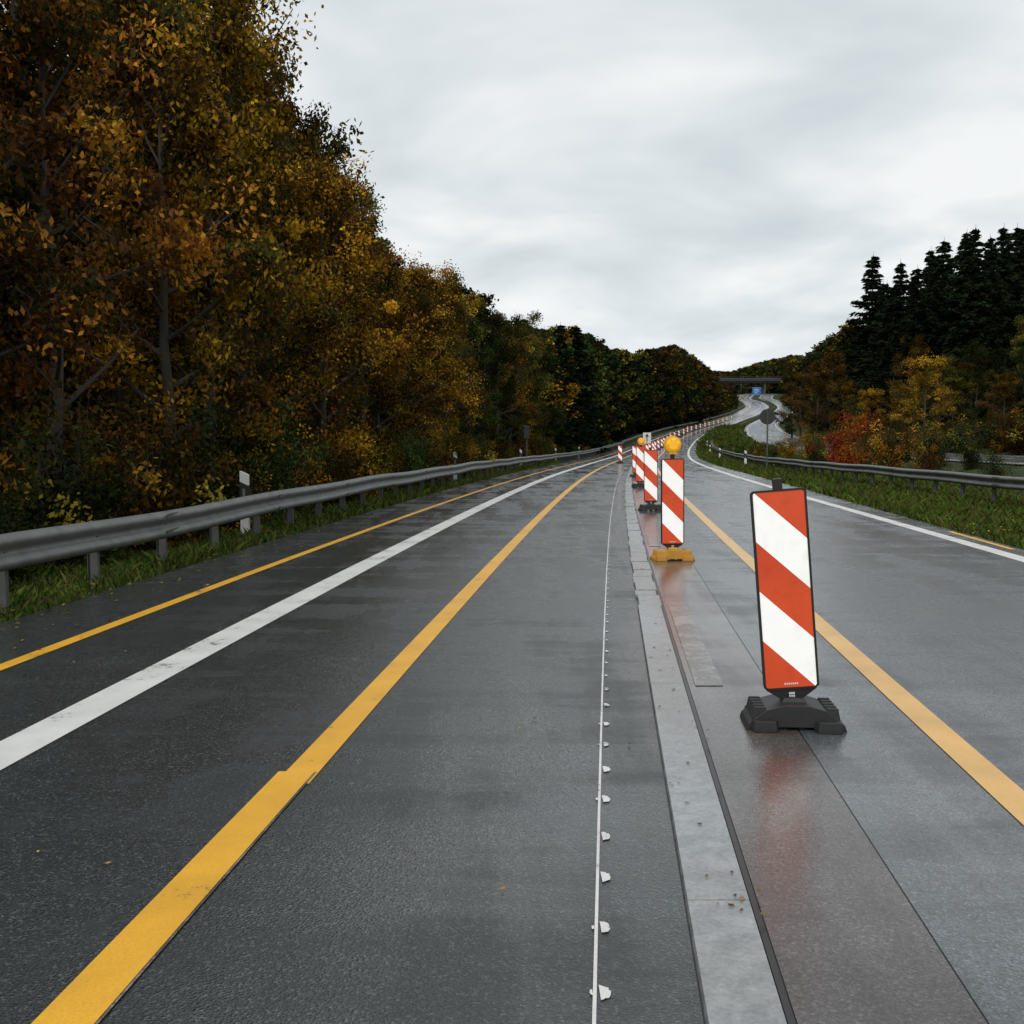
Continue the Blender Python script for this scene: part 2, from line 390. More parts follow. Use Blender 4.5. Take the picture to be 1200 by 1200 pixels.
for q in range(3): bm_box(bm,-.014+q*.010,-.014+q*.010+.007,-.004,.004,-.038,-.028)
for q in range(3): bm_box(bm,-.014+q*.010,-.014+q*.010+.007,-.004,.004,-.052,-.043)
bmesh.ops.translate(bm,verts=bm.verts,vec=(0,-.0145,.01)); ME_tag=fin(bm,'label',[M_wpl])
bm=bmesh.new()
def lobe(bm,pts_xy,z0,z1,ins):
    n=len(pts_xy); cx=sum(p[0] for p in pts_xy)/n; cy=sum(p[1] for p in pts_xy)/n
    a=[bm.verts.new((x,y,z0)) for x,y in pts_xy]; m=[bm.verts.new((x,y,z0+(z1-z0)*.35)) for x,y in pts_xy]
    c=[bm.verts.new((cx+(x-cx)*ins,cy+(y-cy)*ins,z1)) for x,y in pts_xy]
    for i in range(n):
        j=(i+1)%n; bm.faces.new((a[i],a[j],m[j],m[i])); bm.faces.new((m[i],m[j],c[j],c[i]))
    bm.faces.new(c); bm.faces.new(a[::-1])
prof=[(-.245,0),(-.235,.03),(-.15,.10),(-.06,.125),(.06,.125),(.15,.10),(.235,.03),(.245,0),(.12,0),(.09,.022),(-.09,.022),(-.12,0)]
extr(bm,prof,-.13,.13)
lobe(bm,[(-.21,-.175),(-.10,-.175),(-.085,-.13),(-.225,-.13)],0,.055,.9)
lobe(bm,[(.10,-.175),(.21,-.175),(.225,-.13),(.085,-.13)],0,.055,.9)
lobe(bm,[(-.21,.175),(-.10,.175),(-.085,.13),(-.225,.13)],0,.055,.9)
lobe(bm,[(.10,.175),(.21,.175),(.225,.13),(.085,.13)],0,.055,.9)
for sx in (-1,1):
    for k in range(5): bm_box(bm,sx*.175-.04,sx*.175+.04,-.115+k*.052,-.09+k*.052,.05,.112,.012,.004)
lobe(bm,[(-.06,-.06),(.06,-.06),(.06,.06),(-.06,.06)],.12,.145,.8)
bmesh.ops.bevel(bm,geom=list(bm.edges),offset=.003,segments=1,affect='EDGES',clamp_overlap=True)
ME_base=fin(bm,'base',[M_rubber])
ME_basey=ME_base.copy(); ME_basey.materials.clear(); ME_basey.materials.append(M_ybase)
def disc(bm,r,y0,y1,cz,k=24,r2=None):
    a=[bm.verts.new((r*math.cos(2*math.pi*i/k),y0,cz+r*math.sin(2*math.pi*i/k))) for i in range(k)]
    r2=r2 or r; b=[bm.verts.new((r2*math.cos(2*math.pi*i/k),y1,cz+r2*math.sin(2*math.pi*i/k))) for i in range(k)]
    bm.faces.new(a);bm.faces.new(b[::-1])
    for i in range(k): bm.faces.new((a[i],a[(i+1)%k],b[(i+1)%k],b[i]))
bm=bmesh.new(); disc(bm,.092,-.045,.045,1.165); disc(bm,.103,-.02,.02,1.165); bm_box(bm,-.05,.05,-.04,.04,1.055,1.10,.012,.0); ME_lampb=fin(bm,'lamp_body',[M_ylamp])
bm=bmesh.new(); disc(bm,.055,-.072,-.0455,1.165,24,.082); ME_lens=fin(bm,'lens',[M_lamp])
bm=bmesh.new()
for q in range(6):
    a=q*math.pi/3; bm_box(bm,.066*math.cos(a)-.007,.066*math.cos(a)+.007,-.0745,-.066,1.165+.066*math.sin(a)-.007,1.165+.066*math.sin(a)+.007)
ME_hub=fin(bm,'hub',[M_ylamp])
def beacon(s,y,lean=0,yaw=0,lamp=False,yb=False,x=None):
    e=bpy.data.objects.new('traffic_beacon',None); link(e)
    xx=float(R(y))+s if x is None else x
    e.location=(xx,y,float(E(y))+.001); e.rotation_euler=(0,0,yaw)
    link(bpy.data.objects.new('base',ME_basey if yb else ME_base),e)
    piv=bpy.data.objects.new('upright',None); link(piv,e); piv.location=(0,0,.10); piv.rotation_euler=(0,lean,0)
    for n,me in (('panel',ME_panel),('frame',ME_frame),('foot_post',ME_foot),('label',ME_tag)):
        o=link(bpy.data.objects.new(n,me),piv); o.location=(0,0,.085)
    if lamp:
        for n,me in (('lamp_body',ME_lampb),('lamp_lens',ME_lens),('lamp_hub',ME_hub)):
            o=link(bpy.data.objects.new(n,me),piv); o.location=(0,0,.085)
beacon(0,5.28,math.radians(-4.9),math.radians(-5),x=1.41)
beacon(0,12.5,math.radians(-.6),math.radians(4),True,True,x=1.89)
beacon(0,21,math.radians(-.8),0,False,False,x=2.74)
beacon(0,31,math.radians(1),.05,True,False,x=3.72)
beacon(0,40,math.radians(-1),0,False,False,x=4.65)
yy=49
k=0
while yy<340:
    beacon(.42+random.uniform(-.1,.1),yy,math.radians(random.uniform(-2,2)),random.uniform(-.1,.1),k%4==1)
    yy+=9 if yy<150 else 12; k+=1
beacon(-.95,70,0,0)

# ------------------------------------------------------------------ marker posts, signs
bm=bmesh.new()
extr(bm,[(-.06,-.2),(.06,-.2),(.06,.98),(-.06,1.04)],-.05,.05); MEp=fin(bm,'post_body',[M_wpl])
bm=bmesh.new(); extr(bm,[(-.062,.62),(.062,.56),(.062,.82),(-.062,.88)],-.052,.052); MEb=fin(bm,'black_band',[M_black])
bm=bmesh.new(); bm_box(bm,-.02,.02,-.056,-.0525,.64,.77); MEr=fin(bm,'reflector',[M_galv])
def dpost(s,y,h=1):
    e=bpy.data.objects.new('delineator_post',None); link(e); e.location=(float(R(y))+s,y,float(T(s,y))); e.scale=(1,1,h)
    for n,m in (('post_body',MEp),('black_band',MEb),('reflector',MEr)): link(bpy.data.objects.new(n,m),e)
dpost(-5.75,16,.98)
for q in (36,56,76,96): dpost(-5.75,q,1.05)
for q in (60,85,110,135): dpost(6.4,q)
def cyl(bm,x,y,r,z0,z1,k=12):
    a=[bm.verts.new((x+r*math.cos(2*math.pi*i/k),y+r*math.sin(2*math.pi*i/k),z0)) for i in range(k)]
    b=[bm.verts.new((v.co.x,v.co.y,z1)) for v in a]
    bm.faces.new(b)
    for i in range(k): bm.faces.new((a[i],a[(i+1)%k],b[(i+1)%k],b[i]))
def round_sign(s,y,h):
    e=bpy.data.objects.new('round_traffic_sign',None); link(e); e.location=(float(R(y))+s,y,float(T(s,y)))
    bm=bmesh.new(); cyl(bm,0,0,.038,-.3,h+.3); link(bpy.data.objects.new('pole',fin(bm,'pole',[M_galvd])),e)
    bm=bmesh.new(); disc(bm,.38,.045,.06,h,32); disc(bm,.35,.035,.045,h,32)
    for zz in (-.15,.15): bm_box(bm,-.3,.3,.02,.034,h+zz-.02,h+zz+.02)
    link(bpy.data.objects.new('plate',fin(bm,'plate',[M_signback])),e)
round_sign(6.7,52,2.75)
e=bpy.data.objects.new('roadside_equipment_box',None); link(e); e.location=(float(R(60))-5.9,60,float(T(-5.9,60)))
bm=bmesh.new(); cyl(bm,0,0,.05,-.2,2.2); link(bpy.data.objects.new('pole',fin(bm,'pole',[M_galvd])),e)
bm=bmesh.new(); bm_box(bm,-.16,.16,-.1,.1,1.7,2.35,.02,.02); bm_box(bm,-.18,.18,-.12,.12,2.352,2.4,.03,.03); link(bpy.data.objects.new('cabinet',fin(bm,'cab',[M_signback])),e)
e=bpy.data.objects.new('motorway_direction_sign',None); link(e); e.location=(float(R(545))+6.3,545,float(T(6.3,545)))
bm=bmesh.new(); extr(bm,[(x,z+2.6) for x,z in rrect(4.6,3.8,.25)],-.05,.05); link(bpy.data.objects.new('board',fin(bm,'board',[M_blue])),e)
bm=bmesh.new()
for x0,x1,z0,z1 in ((-2.15,2.15,6.18,6.26),(-2.15,2.15,2.74,2.82),(-1.4,.9,5.2,5.5),(-1.4,1.3,4.4,4.7),(-1.2,.4,3.5,3.8)): bm_box(bm,x0,x1,-.07,-.052,z0,z1)
link(bpy.data.objects.new('lettering',fin(bm,'let',[M_wpl])),e)
bm=bmesh.new(); cyl(bm,-1.5,.12,.09,-.5,6.2); cyl(bm,1.5,.12,.09,-.5,6.2); link(bpy.data.objects.new('posts',fin(bm,'p',[M_galvd])),e)
e=bpy.data.objects.new('lane_arrow_sign',None); link(e); e.location=(float(R(118))-.4,118,float(E(118)))
bm=bmesh.new(); extr(bm,[(x,z+1.0) for x,z in rrect(.9,1.2,.06)],-.02,.0); link(bpy.data.objects.new('board',fin(bm,'bd',[M_wpl])),e)
bm=bmesh.new(); bm_box(bm,-.05,.05,-.03,-.021,1.15,1.8); extr(bm,[(-.2,1.75),(.2,1.75),(0,2.1)],-.03,-.021); link(bpy.data.objects.new('arrow',fin(bm,'ar',[M_black])),e)
bm=bmesh.new(); cyl(bm,0,.05,.03,-.1,2.1); bm_box(bm,-.3,.3,-.2,.2,0,.1,.04,.04); link(bpy.data.objects.new('stand',fin(bm,'st',[M_rubber])),e)

# ------------------------------------------------------------------ bridge
e=bpy.data.objects.new('motorway_overbridge',None); link(e)
bx=float(R(690)); bz=float(E(690)); e.location=(bx,690,bz)
bm=bmesh.new(); bm_box(bm,-42,44,-4.5,4.5,8.0,9.4); bm_box(bm,-42,44,-5.0,-4.51,9.0,9.9); bm_box(bm,-42,44,4.51,5.0,9.0,9.9)
bm_box(bm,-42,44,-3.2,3.2,6.9,7.99)
link(bpy.data.objects.new('deck',fin(bm,'deck',[M_bridge])),e)
bm=bmesh.new()
for px in (-9,6.5,22): cyl(bm,px,-2,.7,-1,6.89); cyl(bm,px,2,.7,-1,6.89)
for px in (-40,40): bm_box(bm,px-4,px+4,-5.2,5.2,-4,6.88,.5,0)
link(bpy.data.objects.new('piers',fin(bm,'piers',[M_bridge])),e)
bm=bmesh.new()
for q in range(-42,44,2): bm_box(bm,q,q+.12,-4.85,-4.7,9.91,10.9)
bm_box(bm,-42,44,-4.86,-4.69,10.91,11.0)
link(bpy.data.objects.new('railing',fin(bm,'rail',[M_galvd])),e)

# ------------------------------------------------------------------ vegetation
def tube(V,F,pts,rad,k):
    pts=[Vector(p) for p in pts]; base=len(V); n=len(pts)
    for i,p in enumerate(pts):
        d=(pts[min(i+1,n-1)]-pts[max(i-1,0)]).normalized(); u=d.orthogonal().normalized(); w=d.cross(u)
        for q in range(k):
            a=2*math.pi*q/k; V.append(tuple(p+(u*math.cos(a)+w*math.sin(a))*rad[i]))
    for i in range(n-1):
        for q in range(k):
            a=base+i*k+q; b=base+i*k+(q+1)%k; F.append((a,b,b+k,a+k))
def leafquads(C,a,b,col,r,upbias=.0):
    n=len(C); u=r.normal(size=(n,3)); u/=np.linalg.norm(u,axis=1)[:,None]
    nrm=r.normal(size=(n,3)); nrm[:,2]+=upbias; v=np.cross(nrm,u); v/=np.linalg.norm(v,axis=1)[:,None]+1e-9
    A=(a*r.uniform(.6,1.3,n))[:,None]; B=(b*r.uniform(.6,1.3,n))[:,None]
    V=np.stack([C-u*A,C+v*B,C+u*A,C-v*B],1).reshape(-1,3)
    return V,np.repeat(col,4,axis=0)
def ball(r,m):
    q=r.normal(size=(m,3)); q/=np.linalg.norm(q,axis=1)[:,None]; return q*(r.random((m,1))**.45)
def assemble(name,WV,WF,LV,LC,matl):
    nw=len(WV); V=np.concatenate([np.array(WV,float).reshape(-1,3),LV]); nq=len(LV)//4
    F=np.concatenate([np.array(WF,int).reshape(-1,4),np.arange(nq*4).reshape(-1,4)+nw])
    mi=np.concatenate([np.zeros(len(WF)),np.ones(nq)])
    C=np.concatenate([np.ones((nw,3))*.05,LC])
    return mesh_np(name,V,F,[M_bark,matl],mi,C)
PAL={
 'gold':[((.60,.35,.03),3.2),((.42,.23,.025),3),((.20,.13,.02),3),((.07,.065,.018),3),((.10,.05,.015),2)],
 'amber':[((.32,.16,.02),3),((.19,.085,.018),3),((.46,.27,.03),1.8),((.09,.048,.015),3.5),((.05,.05,.016),3)],
 'rust':[((.15,.065,.016),3),((.10,.045,.014),3),((.27,.13,.02),1.3),((.048,.032,.012),3),((.04,.045,.015),2.5)],
 'olive':[((.10,.10,.02),3),((.05,.06,.016),3),((.28,.22,.03),1.3),((.026,.036,.013),3)],
 'green':[((.07,.11,.026),3),((.04,.07,.02),3),((.18,.19,.035),1.2),((.022,.036,.013),2)],
 'red':[((.42,.06,.028),3),((.25,.045,.02),2.5),((.36,.14,.022),2),((.09,.08,.018),2.5)],
 'darkg':[((.022,.034,.013),3),((.032,.042,.014),2),((.055,.048,.016),1),((.13,.10,.02),.4)],
}
def pick(pal,r):
    w=np.array([p[1] for p in PAL[pal]]); return np.array(PAL[pal][r.choice(len(w),p=w/w.sum())][0])
def broadleaf(name,seed,H,Rc,pal,nclump,per,leaf=.065,low=.06,mat=None):
    mat=mat or M_leaf
    r=np.random.default_rng(seed); rd=random.Random(seed); V=[];F=[]
    tp=[(0,0,-.4)]; x=y=0
    for i in range(1,9):
        x+=rd.uniform(-.04,.04)*H/4; y+=rd.uniform(-.04,.04)*H/4; tp.append((x,y,H*.93*i/8))
    tr=[H*.014*(1-.115*i) +.01 for i in range(9)]; tube(V,F,tp,tr,7)
    tips=[]
    nl=max(12,int(H*2.4))
    for li in range(nl):
        f=low+(.95-low)*(li+rd.random()*.8)/nl; idx=f/.93*8; i0=min(int(idx),7); t=min(idx-i0,1); p0=Vector(tp[i0]).lerp(Vector(tp[i0+1]),t)
        az=li*2.4+rd.uniform(-.5,.5); prof=math.sin(math.pi*min(1,(f-low*.4)*.88+.16))**.6; ln=Rc*prof*rd.uniform(.6,1.15)
        el=rd.uniform(.05,.45)+f*.7
        pts=[p0]; d=Vector((math.cos(az)*math.cos(el),math.sin(az)*math.cos(el),math.sin(el)))
        for q in range(4):
            d=(d+Vector((rd.uniform(-.2,.2),rd.uniform(-.2,.2),rd.uniform(-.12,.16)))).normalized(); pts.append(pts[-1]+d*ln/4)
        r0=H*.0055*(1.2-f); tube(V,F,pts,[r0*(1-.2*q)+.004 for q in range(5)],5)
        for sb in range(5):
            t=rd.uniform(.3,1); k=min(int(t*4),3); p=pts[k].lerp(pts[k+1],t*4-k); sd=(d+Vector((rd.gauss(0,.7),rd.gauss(0,.7),rd.gauss(.1,.5)))).normalized()
            l2=ln*rd.uniform(.22,.42); q1=p+sd*l2*.5+Vector((0,0,.03)); q2=p+sd*l2
            tube(V,F,[p,q1,q2],[r0*.45+.003,r0*.3+.002,.002],3); tips.append((p,q2))
        tips.append((pts[2],pts[4]))
    C=[];K=[]
    for c in range(nclump):
        a,b=tips[rd.randrange(len(tips))]; p=np.array(a.lerp(b,rd.uniform(.2,1.05)))
        m=int(per*rd.uniform(.5,1.5)); rr=Rc*.17*rd.uniform(.5,1.6)
        pts=p+ball(r,m)*rr*np.array([1.05,1.05,.7]); pts[:,2]-=.14*np.abs(r.normal(size=m))*rr
        base=pick(pal,r)*rd.uniform(.4,1.3)
        rad=min(1,math.hypot(p[0],p[1])/Rc+.35*p[2]/H); base=base*(.45+.65*rad)  # crown shade put into leaf colour: inner, lower clumps darker, outer ones lighter
        col=base*r.uniform(.6,1.4,(m,1))*r.uniform(.92,1.08,(m,3)); C.append(pts);K.append(col)
    C=np.concatenate(C);K=np.concatenate(K); keep=C[:,2]>.05; C=C[keep];K=K[keep]
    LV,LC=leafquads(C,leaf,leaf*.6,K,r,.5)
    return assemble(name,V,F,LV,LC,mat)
def shrub(name,seed,H,Rc,pal,nclump,per,leaf=.05):
    r=np.random.default_rng(seed); rd=random.Random(seed); V=[];F=[];C=[];K=[]
    stems=[]
    for s in range(16):
        az=rd.uniform(0,6.28); sp=rd.uniform(.2,1)*Rc; pts=[Vector((math.cos(az)*sp*.2*q**1.2/1.5,math.sin(az)*sp*.2*q**1.2/1.5,H*(1-.4*(sp/Rc)**2)*rd.uniform(.75,1.1)*q/4)) for q in range(5)]
        tube(V,F,pts,[.02,.016,.012,.008,.003],4); stems.append(pts)
    for c in range(nclump):
        pts=stems[rd.randrange(16)]; t=rd.uniform(.3,4); k=min(int(t),3); p=np.array(pts[k].lerp(pts[k+1],t-k))+r.normal(size=3)*Rc*.18*np.array([1,1,.4]); p[2]=abs(p[2])
        m=int(per*rd.uniform(.5,1.5)); q=p+ball(r,m)*Rc*.2; q[:,2]=np.abs(q[:,2])
        K.append(pick(pal,r)*rd.uniform(.45,1.3)*r.uniform(.6,1.4,(m,1))*np.ones((m,3))); C.append(q)
    LV,LC=leafquads(np.concatenate(C),leaf,leaf*.6,np.concatenate(K),r,.4); return assemble(name,V,F,LV,LC,M_leaf)
def spruce(name,seed,H,Rb,dens,ls=.24):
    r=np.random.default_rng(seed); rd=random.Random(seed); V=[];F=[];C=[];K=[]
    tube(V,F,[(0,0,-.4),(0,0,H*.5),(0,0,H)],[H*.012,H*.007,.01],6)
    nw=int(H*2.2); U=[]
    for w in range(nw):
        f=w/nw; z=H*(.03+.96*f)+rd.uniform(-.12,.12); Lb=Rb*((1-f)**.8)*rd.uniform(.75,1.12)+.18
        for q in range(rd.choice([7,8,9])):
            az=rd.uniform(0,6.28); l=Lb*rd.uniform(.6,1.15); n=max(8,int(dens*(l+.4))); dr=.30*(1-f)+.02
            t=r.uniform(.02,1,n); wv=(r.uniform(-1,1,n))*.28*l*(1.15-t)
            x=t*l; zz=z-dr*l*t+.18*l*t*t-np.abs(r.normal(size=n))*.10*(1+l*.5)
            ca,sa=math.cos(az),math.sin(az)
            C.append(np.stack([x*ca-wv*sa,x*sa+wv*ca,zz],1))
            U.append(np.stack([np.full(n,ca)+r.normal(size=n)*.5,np.full(n,sa)+r.normal(size=n)*.5,r.normal(size=n)*.25-.45],1))
            base=np.array([.012,.020,.010])*rd.uniform(.6,1.4); K.append(base*r.uniform(.6,1.5,(n,1))*np.ones((n,3)))
            if l>.5: tube(V,F,[(0,0,z),(l*ca*.5,l*sa*.5,z-dr*l*.5+.045*l),(l*ca*.95,l*sa*.95,z-dr*l*.95+.16*l)],[.03,.02,.006],3)
    C=np.concatenate(C);U=np.concatenate(U);K=np.concatenate(K);n=len(C); U/=np.linalg.norm(U,axis=1)[:,None]
    nr=r.normal(size=(n,3));v=np.cross(nr,U);v/=np.linalg.norm(v,axis=1)[:,None]
    a=ls*r.uniform(.6,1.3,(n,1)); b=a*.36
    LV=np.stack([C-U*a,C+v*b,C+U*a,C-v*b],1).reshape(-1,3)
    return assemble(name,V,F,LV,np.repeat(K,4,axis=0),M_needle)

BH=11.0
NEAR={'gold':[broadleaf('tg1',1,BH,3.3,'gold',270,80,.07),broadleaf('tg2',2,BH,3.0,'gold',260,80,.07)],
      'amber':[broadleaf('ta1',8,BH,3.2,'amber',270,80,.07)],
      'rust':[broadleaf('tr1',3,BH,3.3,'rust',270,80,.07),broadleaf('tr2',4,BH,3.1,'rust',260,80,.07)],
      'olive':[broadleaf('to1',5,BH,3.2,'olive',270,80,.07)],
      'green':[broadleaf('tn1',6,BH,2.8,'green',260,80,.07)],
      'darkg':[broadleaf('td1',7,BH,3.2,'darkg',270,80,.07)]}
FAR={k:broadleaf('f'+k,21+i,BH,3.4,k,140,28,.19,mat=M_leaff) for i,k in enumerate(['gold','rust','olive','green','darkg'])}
SPR=[spruce('s1',31,20,3.9,15,.28),spruce('s2',32,20,3.4,15,.28)]
SH={k:shrub('sh'+k,41+i,2.4,1.7,k,90,50) for i,k in enumerate(['gold','rust','olive','red','green','darkg','amber'])}
# skyline of the wood: tangent of elevation against tangent of bearing, converted from image coordinates at the camera, then adjusted; caps tree heights
SKX=[-.9,-.30,-.24,-.208,-.16,-.112,-.096,-.04,-.032,0,.072,.112,.152,.184,.2,.212,.225,.256,.288,.308,.325,.36,.408,.48,.7]
SKY=[.75,.50,.44,.31,.25,.172,.148,.145,.125,.104,.093,.074,.084,.062,.037,.05,.06,.066,.088,.10,.135,.15,.175,.197,.21]
FKX=[.1,.19,.2,.222,.24,.256,.27,.29]; FKY=[.07,.058,.057,.062,.073,.079,.07,.088]
def cap(x,y,g,rad=0):
    if y>760: return float(np.interp(x/y,FKX,FKY))*y+EYE-g
    c=min(float(np.interp((x+d)/y,SKX,SKY)) for d in (-rad,0,rad)); return c*y+EYE-g
def put(name,me,x,y,h,href,col=None,wide=1.0,yaw=None,g=None):
    o=bpy.data.objects.new(name,me); k=h/href; o.scale=(k*wide,k*wide,k); o.rotation_euler=(0,0,random.uniform(0,6.28) if yaw is None else yaw)
    g=float(T(x-float(R(y)),y)) if g is None else g
    o.location=(x,y,g-.05); link(o,None,col); return o
rows=[(-8.8,3.0,10,95,0),(-12.4,4.2,13,105,1),(-16.5,5.6,18,95,2)]
for s0,step,ya,yb,ri in rows:
    y=ya
    while y<yb:
        s=s0+random.uniform(-.8,.8); yy=y+random.uniform(-.6,.6); x=float(R(yy))+s; g=float(T(s,yy))
        hmax=[10,14,18][ri]*random.uniform(.88,1.15) if yy<26 else 17
        h=min(hmax,cap(x,yy,g,.8)*random.uniform(.88,1.05)); h=max(h,3.5)
        b=x/yy
        if b<-.33: pal=random.choices(['rust','darkg','olive','amber'],[4,5,2,1.2])[0]
        elif b<-.12: pal=random.choices(['gold','amber','rust','olive','darkg'],[5,3,1.5,1.5,1])[0]
        elif b<-.03: pal=random.choices(['gold','olive','green','amber'],[3,2,2.5,1.5])[0]
        else: pal=random.choices(['rust','olive','darkg','amber'],[2.5,2.5,2.5,1])[0]
        put('autumn_tree',random.choice(NEAR[pal]),x,yy,h,BH,wide=min(1.45,max(.85,8.5/h)))
        y+=step*(1 if yy<50 else 1.6)
for tx,y,h in ((-.03,80,12),(-.015,90,12),(.012,92,11.5),(.03,100,12.5),(-.005,88,11),(.045,108,12),(.06,118,12)):
    x=tx*y; g=float(T(x-float(R(y)),y)); put('spruce_tree',SPR[int(h)%2],x,y,cap(x,y,g)*random.uniform(1.0,1.08),20,wide=1.5)
y=9
while y<110:
    s=-7.2+random.uniform(-.5,.4); pal=random.choice(['amber','rust','olive','olive','green','gold'] if y>20 else ['darkg','rust','darkg','olive'])
    put('roadside_shrub',SH[pal],float(R(y))+s,y,random.uniform(1.3,2.5),2.4); y+=1.7 if y<50 else 3.5
for (s,y,h,pal) in [(10.9,51,3.1,'red'),(11.3,46,2.2,'amber'),(12,42,2.0,'olive'),(11,56,2.7,'red'),(10.8,62,2.2,'olive'),(11.4,68,2.3,'gold'),(11,76,1.9,'amber'),(10.6,84,1.8,'olive'),(10.4,92,1.5,'rust'),
    (12.2,49,1.8,'green'),(12.6,45,1.7,'amber'),(12.9,52,2.4,'rust'),(10.8,38,1.3,'rust'),(12.3,38,1.2,'olive'),(11.4,33,1.0,'darkg'),(10,100,1.4,'olive'),(9.8,110,1.3,'green'),(9.6,121,1.2,'olive'),(9.2,133,1.1,'green'),(9,146,1.1,'gold'),(8.4,160,1.1,'olive'),(7.6,172,1.1,'green'),(7.2,186,1.1,'olive'),(7,205,1.2,'green'),
    (8.9,58,1.0,'green'),(8.8,64,1.0,'olive'),(8.6,70,1.1,'green'),(8.5,75,1.2,'gold'),(8.4,80,1.3,'olive'),(8.2,90,1.2,'green'),(8,104,1.2,'olive'),(7.8,116,1.2,'green'),(7.4,128,1.1,'gold')]:
    put('median_shrub',SH[pal],float(R(y))+s,y,h,2.4)
for q in range(34):
    y=52+q*3.0; s=27+random.uniform(-.6,2.5); put('roadside_shrub',SH[random.choice(['olive','amber','darkg','rust','olive'])],float(R(y))+s,y,random.uniform(1.8,3.6),2.4,wide=1.3)
spr=[(.334,150,0)]
for q in range(19): spr.append((.350+q*.0115+random.uniform(-.003,.003),random.uniform(124,150),q%2))
for q in range(16): spr.append((.345+q*.014+random.uniform(-.006,.006),random.uniform(155,185),q%2))
for (tx,y,me) in spr:
    x=tx*y; g=float(T(x-float(R(y)),y)); h=cap(x,y,g)*random.uniform(.88,1.08) if tx>.34 else 1.45+.168*y-g
    put('spruce_tree',SPR[me],x,y,h,20,wide=1.35*20/h if h<20 else 1.2)
for (tx,y,h,pal,w) in [(.385,101,8.8,'gold',1.2),(.41,106,7.6,'olive',1.1),(.36,110,7,'amber',1.2),(.435,100,6.6,'olive',1.2),(.46,97,6.0,'rust',1.2),(.49,92,5.6,'darkg',1.3),(.43,118,10,'darkg',1.),(.40,122,9,'olive',1.1),(.372,126,12.5,'rust',.8),(.475,108,11,'olive',.9),
    (.455,118,9,'darkg',1.2),(.48,102,8,'darkg',1.2),(.42,112,8,'rust',1.1),(.50,108,11,'darkg',1.2),(.445,108,8,'darkg',1.2),
    (.285,160,12,'rust',1.1),(.27,175,11,'rust',1.2),(.298,168,14,'rust',1.0),(.262,190,11,'olive',1.2),(.31,145,9,'amber',1.2),(.335,130,7,'gold',1.2),(.32,138,6,'olive',1.2)]:
    put('autumn_tree',NEAR[pal][0],tx*y,y,h,BH,wide=w)
fc=bpy.data.collections.new('distant_woodland_trees')
cnt=0
for k in range(1800):
    y=30+ (random.random()**1.2)*1000 ; left=random.random()<.52
    if y<760:
        d=random.random()**1.8*(26 if y<300 else 55)
        s=-(20 if y<80 else 9.5)-d if left else float(rc_right(y))+(9 if y>190 else 14)+d
        if not left and y<150: continue
    else:
        s=random.uniform(-110,90)
    x=float(R(y))+s
    if x/y<-.6 or x/y>.58: continue
    g=float(T(s,y))
    if y>760: h=min(cap(x,y,g)*random.uniform(.85,1.05),20)
    else: h=min(cap(x,y,g,2.0 if left else 0)*random.uniform(.78,1.03),19 if y>100 else 14)
    if h<3.2: continue
    b=x/y
    if random.random()<(.35 if (b<.1 and b>-.05) else .55 if b>.33 else .12) and h>8: put('t',SPR[k%2],x,y,h,20,fc,wide=1.2,g=g)
    else:
        pal=random.choices(['rust','olive','darkg','green','gold'],[3,3,3,1.5,.8] if b>-.1 else [4,2,4,0,1.2])[0]
        put('t',FAR[pal],x,y,h,BH,fc,wide=min(1.8,max(1.1,12/h)),g=g)
    cnt+=1
e=bpy.data.objects.new('distant_woodland',None); e.instance_type='COLLECTION'; e.instance_collection=fc; link(e)

# ------------------------------------------------------------------ grass and leaves
def grass(name,n,sfun,y0,y1,hh,pw=1.6,cols=((.05,.10,.015),(.08,.115,.022),(.10,.09,.03))):
    y=y0+(y1-y0)*rng.random(n)**pw; s=sfun(rng.random(n),y); x=R(y)+s; z=T(s,y)
    cl=np.sin(x*3.1+y*1.7)*np.sin(y*2.3-x*1.1)*.35+.8
    h=hh*rng.uniform(.4,1.3,n)*cl*(1+y/40); w=.006*(1+y/12); a=rng.uniform(0,6.28,n); l=rng.normal(size=(n,2))*h[:,None]*.45
    p=np.stack([x,y,z],1); dx=np.stack([np.cos(a)*w,np.sin(a)*w,np.zeros(n)],1)
    V=np.stack([p-dx,p+dx,p+dx*.5+np.stack([l[:,0]*.4,l[:,1]*.4,h*.65],1),p+np.stack([l[:,0],l[:,1],h],1)],1).reshape(-1,3)
    ca=np.array(cols)[rng.integers(0,len(cols),n)]*rng.uniform(.6,1.3,(n,1))
    me=mesh_np(name,V,np.arange(n*4).reshape(-1,4),[M_grass],None,np.repeat(ca,4,axis=0)); link(bpy.data.objects.new(name,me))
grass('verge_grass',70000,lambda u,y:-4.98-u*3.6,3,70,.10)
grass('verge_grass',90000,lambda u,y:5.08+u*(6.5),8,100,.11)
grass('verge_grass',20000,lambda u,y:5.08+u*(rc_left(y)-5.3),90,260,.13,1.0)
